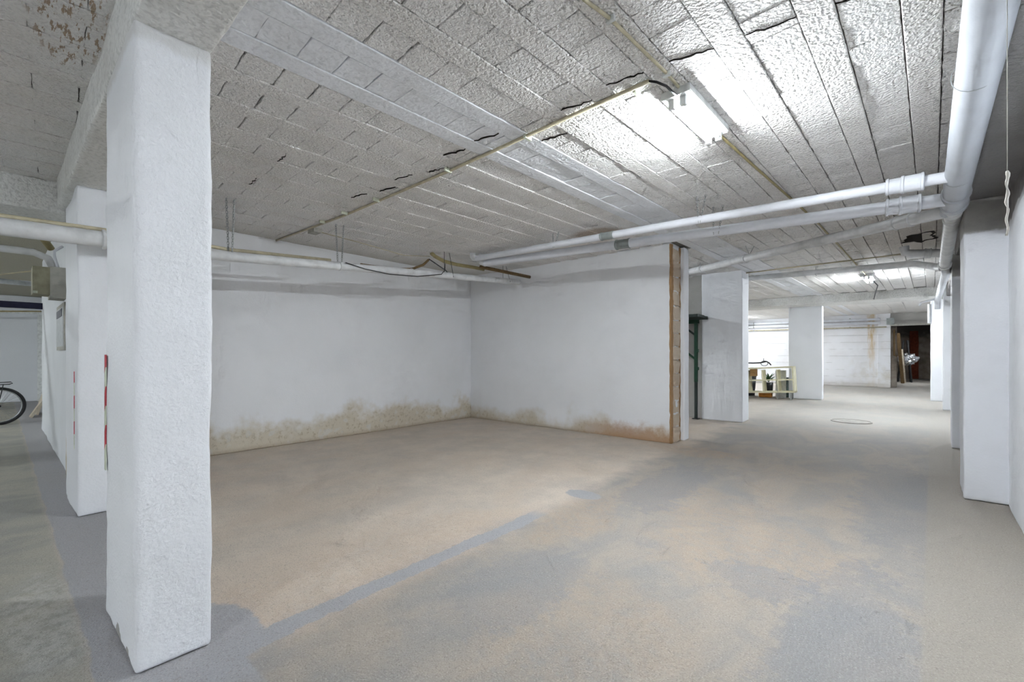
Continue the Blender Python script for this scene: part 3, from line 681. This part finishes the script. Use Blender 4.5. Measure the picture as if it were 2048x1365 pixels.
# bicycle: rear wheel enters the frame at the left edge
bk = empty('bicycle', 'dark bicycle whose rear wheel shows at the left edge', 'bicycle', (-12.0, -.02, 0))
def wheel(cy, parent):
    r = .315
    wh = MB().tube([(0, cy + r * math.cos(2 * PI * i / 48), .335 + r * math.sin(2 * PI * i / 48)) for i in range(48)], .024, 10, closed=True).build('tyre', 'black', parent, True)
    MB().tube([(0, cy + .285 * math.cos(2 * PI * i / 48), .335 + .285 * math.sin(2 * PI * i / 48)) for i in range(48)], .010, 8, closed=True).build('rim', 'steel', wh, True)
    sp = MB()
    for i in range(32):
        a = 2 * PI * i / 32; s = (-1) ** i; b = a + (.5 if (i // 2) % 2 else -.5)
        sp.tube([(s * .03, cy + .03 * math.cos(b), .335 + .03 * math.sin(b)), (0, cy + .283 * math.cos(a), .335 + .283 * math.sin(a))], .0016, 4)
    sp.build('spokes', 'steel', wh)
    MB().tube([(-.06, cy, .335), (-.03, cy, .335), (-.028, cy, .335), (.028, cy, .335), (.03, cy, .335), (.06, cy, .335)], [.008, .008, .035, .035, .008, .008], 14).build('hub', 'darkmetal', wh)
wheel(0, bk); wheel(-1.06, bk)
def bt(name, pts, r, mat='darkmetal'): return MB().tube(pts, r, 10).build(name, mat, bk, True)
BBk = (0, -.43, .30); ST = (0, -.33, .80); HD = (0, -.88, .82); HB = (0, -.91, .70)
for s in (-.055, .055):
    bt('chain_stay', [(s, 0, .335), (s * .5, -.35, .305), (0, -.43, .30)], .009); bt('seat_stay', [(s, 0, .335), (s * .6, -.27, .70), (0, -.32, .74)], .008)
    bt('fork', [(s * .6, -.92, .66), (s, -.98, .5), (s, -1.06, .335)], .011)
bt('seat_tube', [BBk, ST], .016); bt('top_tube', [(0, -.335, .76), HD], .015); bt('down_tube', [BBk, HB], .018); bt('head_tube', [(0, -.87, .88), (0, -.92, .65)], .019)
bt('seat_post', [ST, (0, -.315, .92)], .013); bt('stem', [(0, -.87, .88), (0, -.86, .98), (0, -.92, 1.0)], .013)
bt('handlebar', [(-.28, -.80, 1.02), (-.2, -.88, 1.01), (0, -.92, 1.0), (.2, -.88, 1.01), (.28, -.80, 1.02)], .012)
sd = MB().tube([(0, -.44, .93), (0, -.38, .945), (0, -.28, .945), (0, -.20, .95), (0, -.17, .945)], [.015, .035, .06, .085, .05], 12).build('saddle', 'black', bk, True)
bt('crank', [(.05, -.43, .30), (.06, -.43, .13)], .009); bt('crank', [(-.05, -.43, .30), (-.06, -.43, .47)], .009)
MB().box(.06, .15, -.47, -.39, .12, .14).build('pedal', 'black', bk); MB().box(-.15, -.06, -.47, -.39, .46, .48).build('pedal', 'black', bk)
MB().tube([(.035, -.43 + .09 * math.cos(2 * PI * i / 24), .30 + .09 * math.sin(2 * PI * i / 24)) for i in range(24)], .006, 6, closed=True).build('chainring', 'darkmetal', bk)
MB().tube([(.035, -.43, .39), (.035, 0, .372), (.035, .035, .335), (.035, 0, .298), (.035, -.43, .21)], .005, 6).build('drive_chain', 'darkmetal', bk)
rk = MB()
for s in (-.06, .06): rk.tube([(s, -.34, .70), (s, -.1, .715), (s, .13, .72), (s * .8, .17, .735), (s * .8, .15, .76), (s * .8, -.1, .75)], .006, 6); rk.tube([(s, 0, .345), (s, .06, .715)], .006, 6)
for y_ in (-.25, -.1, .05, .13): rk.tube([(-.06, y_, .715), (.06, y_, .715)], .005, 6)
rk.build('luggage_rack', 'darkmetal', bk)

# ------------------------------------------------------------------ second bay: green steel rack
gr = empty('steel_rack', 'green steel rack with a plank top in the second bay', 'rack', (0, 0, 0))
def post(x, y):
    MB().box(x - .028, x + .028, y - .028, y + .028, .72, 1.93).build('post', 'green', gr)
    MB().box(x - .024, x + .024, y - .024, y + .024, 0, .75).build('post_foot', 'green_dark', gr)
    MB().box(x - .06, x + .06, y - .06, y + .06, 0, .012).build('foot_plate', 'darkmetal', gr)
for x_ in (-2.87, -4.6):
    for y_ in (8.85, 8.2): post(x_, y_)
for y_ in (8.85, 8.2):
    MB().tube([(-2.87, y_, 1.15), (-3.35, y_, 1.55)], .022, 6).build('brace', 'green', gr)
    MB().tube([(-2.87, y_, 1.62), (-3.25, y_, 1.93)], .02, 6).build('brace', 'green_dark', gr)
    MB().box(-4.65, -2.82, y_ - .03, y_ + .03, 1.86, 1.93).build('rail', 'green', gr)
for z_ in (.95, 1.3): MB().box(-2.84, -2.815, 8.80, 8.86, z_, z_ + .06).build('bracket', 'green', gr)
MB().box(-4.8, -2.60, 8.10, 8.48, 1.93, 1.98).build('plank', 'green_dark', gr); MB().box(-4.85, -2.66, 8.50, 8.88, 1.93, 1.985).build('plank', 'green_dark', gr)

# manhole cover in the lane
mh = empty('manhole_cover', 'round manhole cover set flush in the far lane floor', 'manhole cover', (-.55, 10.36, .002))
MB().tube([(.30 * math.cos(2 * PI * i / 40), .30 * math.sin(2 * PI * i / 40), 0) for i in range(40)], .012, 6, closed=True).build('rim', 'lidmat', mh, True)
MB().tube([(0, 0, -.01), (0, 0, .004)], .285, 36).build('lid', 'lidmat', mh)

# ------------------------------------------------------------------ cream cube shelf and the clutter around it
sh = empty('cube_shelf', 'cream cube shelf lying lengthwise beside the free-standing pillar', 'shelf', (-1.98, 14.2, .0))
sh.rotation_euler = (0, math.radians(0), math.radians(-2))
NC, cw, chh, dp, tk = 5, .375, .345, .36, .035
W = NC * cw + tk; Hh = 2 * chh + tk; zb = .205
lean = Matrix.Translation((0, 0, zb)) @ Matrix.Rotation(math.radians(-3.5), 4, 'Y') @ Matrix.Translation((0, 0, -zb))
def pnl(name, a, b, c, d, e_, f_, mat): return MB().box(a, b, c, d, e_, f_, lean).build(name, mat, sh)
pnl('base_panel', -W, 0, 0, dp, zb, zb + tk * 1.2, 'shelf'); pnl('top_panel', -W, 0, 0, dp, zb + Hh - tk, zb + Hh + .005, 'shelf')
pnl('side_panel', -tk, 0, 0, dp, zb, zb + Hh, 'shelf'); pnl('side_panel', -W, -W + tk, 0, dp, zb, zb + Hh, 'shelf')
pnl('middle_shelf', -W + tk, -tk, .004, dp - .01, zb + chh, zb + chh + .03, 'shelf')
for i in range(1, NC):
    for q in (0, 1): pnl('divider', -i * cw - .015 - tk / 2, -i * cw + .015 - tk / 2, .004, dp - .01, zb + tk + q * (chh - .02), zb + chh + q * (chh - tk), 'shelf')
for x_ in (-.10, -.42, -1.5, -W + .06):
    for y_ in (.05, dp - .05): MB().box(x_ - .018, x_ + .018, y_ - .018, y_ + .018, 0, zb + .02 + x_ * -.055).build('leg', 'steel', sh)
tag(rough_box('cardboard_box', -3.10, -2.95, 14.26, 14.50, .625, .87, 'cardboard', None, .1, .003, .006, 71), 'small brown cardboard box in the upper row of the cube shelf', 'box')
def bucket(x, y, h, r, label, mat):
    e = empty('bin', label, 'bin', (x, y, 0))
    MB().tube([(0, 0, 0), (0, 0, .01), (0, 0, h), (0, 0, h)], [r * .8, r * .8, r, r * .93], 20).build('bin_body', mat, e, True)
    MB().tube([(r * math.cos(2 * PI * i / 20), r * math.sin(2 * PI * i / 20), h) for i in range(20)], .012, 6, closed=True).build('bin_rim', mat, e)
bucket(-3.3, 15.05, .58, .20, 'black bin standing behind the left of the cube shelf', 'black')
bucket(-2.40, 15.2, .56, .19, 'dark green bin standing behind the middle of the cube shelf', 'bin')
pl = empty('potted_plant', 'small green plant in a dark pot behind the cube shelf', 'plant', (-2.76, 15.02, 0))
MB().tube([(0, 0, 0), (0, 0, .42), (0, 0, .42)], [.10, .12, .10], 16).build('pot', 'darkmetal', pl, True)
rl = random.Random(5)
for i in range(26):
    a = rl.uniform(0, 2 * PI); l = rl.uniform(.18, .36); lean_ = rl.uniform(.2, .8)
    d = Vector((math.cos(a) * lean_, math.sin(a) * lean_, 1)).normalized(); s_ = Vector((-math.sin(a), math.cos(a), 0)) * .022
    p0 = Vector((0, 0, .42)); p1 = p0 + d * l * .55; p2 = p0 + d * l + Vector((math.cos(a), math.sin(a), -.4)) * .07
    mesh_obj('leaf', [p0, p1 + s_, p2, p1 - s_, p1 + Vector((0, 0, .012))], [(0, 1, 4), (1, 2, 4), (2, 3, 4), (3, 0, 4)], 'leaf', pl)
tag(rough_box('orange_tool_case', -2.95, -2.62, 14.62, 14.8, .0, .13, 'orange', None, .08, .003, .02, 72), 'low orange case on the floor under the cube shelf', 'case')
tag(rough_box('white_panel', -2.52, -2.26, 14.66, 14.72, 0, .80, 'white', None, .2, .001, .005, 73), 'white board standing behind the right end of the cube shelf', 'board')
hs = empty('black_hose', 'black coiled hose lying on top of the cube shelf', 'hose', (-2.75, 14.36, .955))
MB().tube([(-.75, 0, .06), (-.3, .02, .05), (-.1, 0, .06), (.05, .02, .10), (.12, .02, .06), (.17, 0, .0)], .018, 8).build('hose_run', 'black', hs, True)
MB().tube([(.0 + .09 * math.cos(2 * PI * i / 20), .02, .045 + .07 * math.sin(2 * PI * i / 20)) for i in range(20)], .010, 6, closed=True).build('hose_loop', 'darkmetal', hs, True)
MB().tube([(-.02, .02, .08), (-.02, .02, .19)], .008, 6).build('nozzle', 'darkmetal', hs)

# far wall pipes
for z_, r_, mt_, lb in ((2.60, .045, 'pvc', 'upper white pipe along the far end wall'), (2.46, .055, 'pvc', 'middle white pipe along the far end wall'), (2.30, .022, 'cream', 'thin lower conduit along the far end wall')):
    e = empty('wall_pipe', lb, 'pipe'); MB().tube([(-6.5, 21.93, z_ + .04), (-.28 if r_ > .03 else -.1, 21.76, z_)], r_, 12).build('pipe_run', mt_, e, True)
    for x_ in (-4.6, -2.9, -1.2): MB().tube([(x_ - .02, 21.88, z_ + .03), (x_ + .02, 21.88, z_ + .03)], r_ * 1.25, 12).build('clamp', 'steel', e)
struct(rough_box('wall_passage_lamp_screen', -.02, 1.78, 21.95, 22.3, 2.49, H_CEIL + .02, 'concrete', None, .2, .006, .01, 14.0))  # added above the lintel to hide the passage lamp from view
li = empty('passage_lintel', 'pale steel lintel across the mouth of the dark passage', 'lintel')
MB().box(.0, 1.7, 21.9, 22.3, 2.36, 2.50).build('lintel_web', 'concrete', li); MB().box(.0, 1.7, 21.8, 21.9, 2.33, 2.40).build('lintel_flange', 'boxlight', li)
MB().box(-.1, .12, 21.7, 22.0, 2.38, 2.62).build('bearing_block', 'galv_patch', li)
tag(MB().tube([(.12, 22.1, 2.2), (.12, 22.1, 1.22), (.22, 22.1, 1.2)], .03, 8).build('downpipe', 'brown', None, True), 'thin brown downpipe at the corner of the dark passage', 'pipe')
tag(rough_box('rusty_column', .78, 1.12, 30.9, 31.18, 0, 2.5, 'rustcol', None, .2, .012, .03, 75), 'rust red column at the back of the dark passage', 'column')
sb = empty('foil_bag', 'crumpled silver bag on black legs in the dark passage', 'bag', (.62, 27.0, 0))
bm = bmesh.new(); bmesh.ops.create_icosphere(bm, subdivisions=4, radius=.3)
for v in bm.verts:
    n_ = mnoise.noise(v.co * 7) * .35 + mnoise.noise(v.co * 17) * .16; v.co = v.co * (1 + n_); v.co.z = v.co.z * .85 + 1.05; v.co.x *= 1.15
me = D.meshes.new('bag_skin'); bm.to_mesh(me); bm.free(); me.materials.append(M['foil']); o = D.objects.new('bag_skin', me); COL.objects.link(o); o.parent = sb
for x_, y_ in ((-.35, 0), (.1, .25), (.12, -.25)): MB().tube([(x_, y_, 0), (x_ * .3 - .05, y_ * .3, 1.9)], .035, 8).build('leg', 'black', sb)
for q, (x_, dx, lb) in enumerate(((.30, .12, 'dark plank leaning against the passage wall'), (.36, .2, 'pale plank leaning in the dark passage'))):
    tag(MB().box(-.06, .06, -.02, .02, 0, 2.2 - q * .7, Matrix.Translation((x_ + .12, 25.6 + q * .5, 0)) @ Matrix.Rotation(math.radians(-4), 4, 'Y')).build('leaning_board', 'brown' if q == 0 else 'wood'), lb, 'plank')
# thin conduit on the far pillars
cf = empty('thin_conduit', 'white conduit dropping from the drain pipe to the farthest wall pillar', 'conduit')
MB().tube([(.80, 13.55, 2.50), (.55, 13.9, 2.46), (.52, 13.95, 2.40)], .022, 8).build('conduit_run', 'pvc', cf, True)
MB().tube([(.80, 16.38, 2.62), (.80, 16.38, 2.10)], .03, 8).build('conduit_drop', 'pvc_dirty', cf, True)
tag(MB().tube([(-.28, 11.62, H_CEIL - .02), (-.2, 12.3, 2.74), (-.26, 13.2, 2.66), (-.30, 13.97, 2.61)], .010, 6).build('hanging_cable', 'darkmetal', None, True), 'dark cable drooping from the far lamp to the wide beam', 'cable')
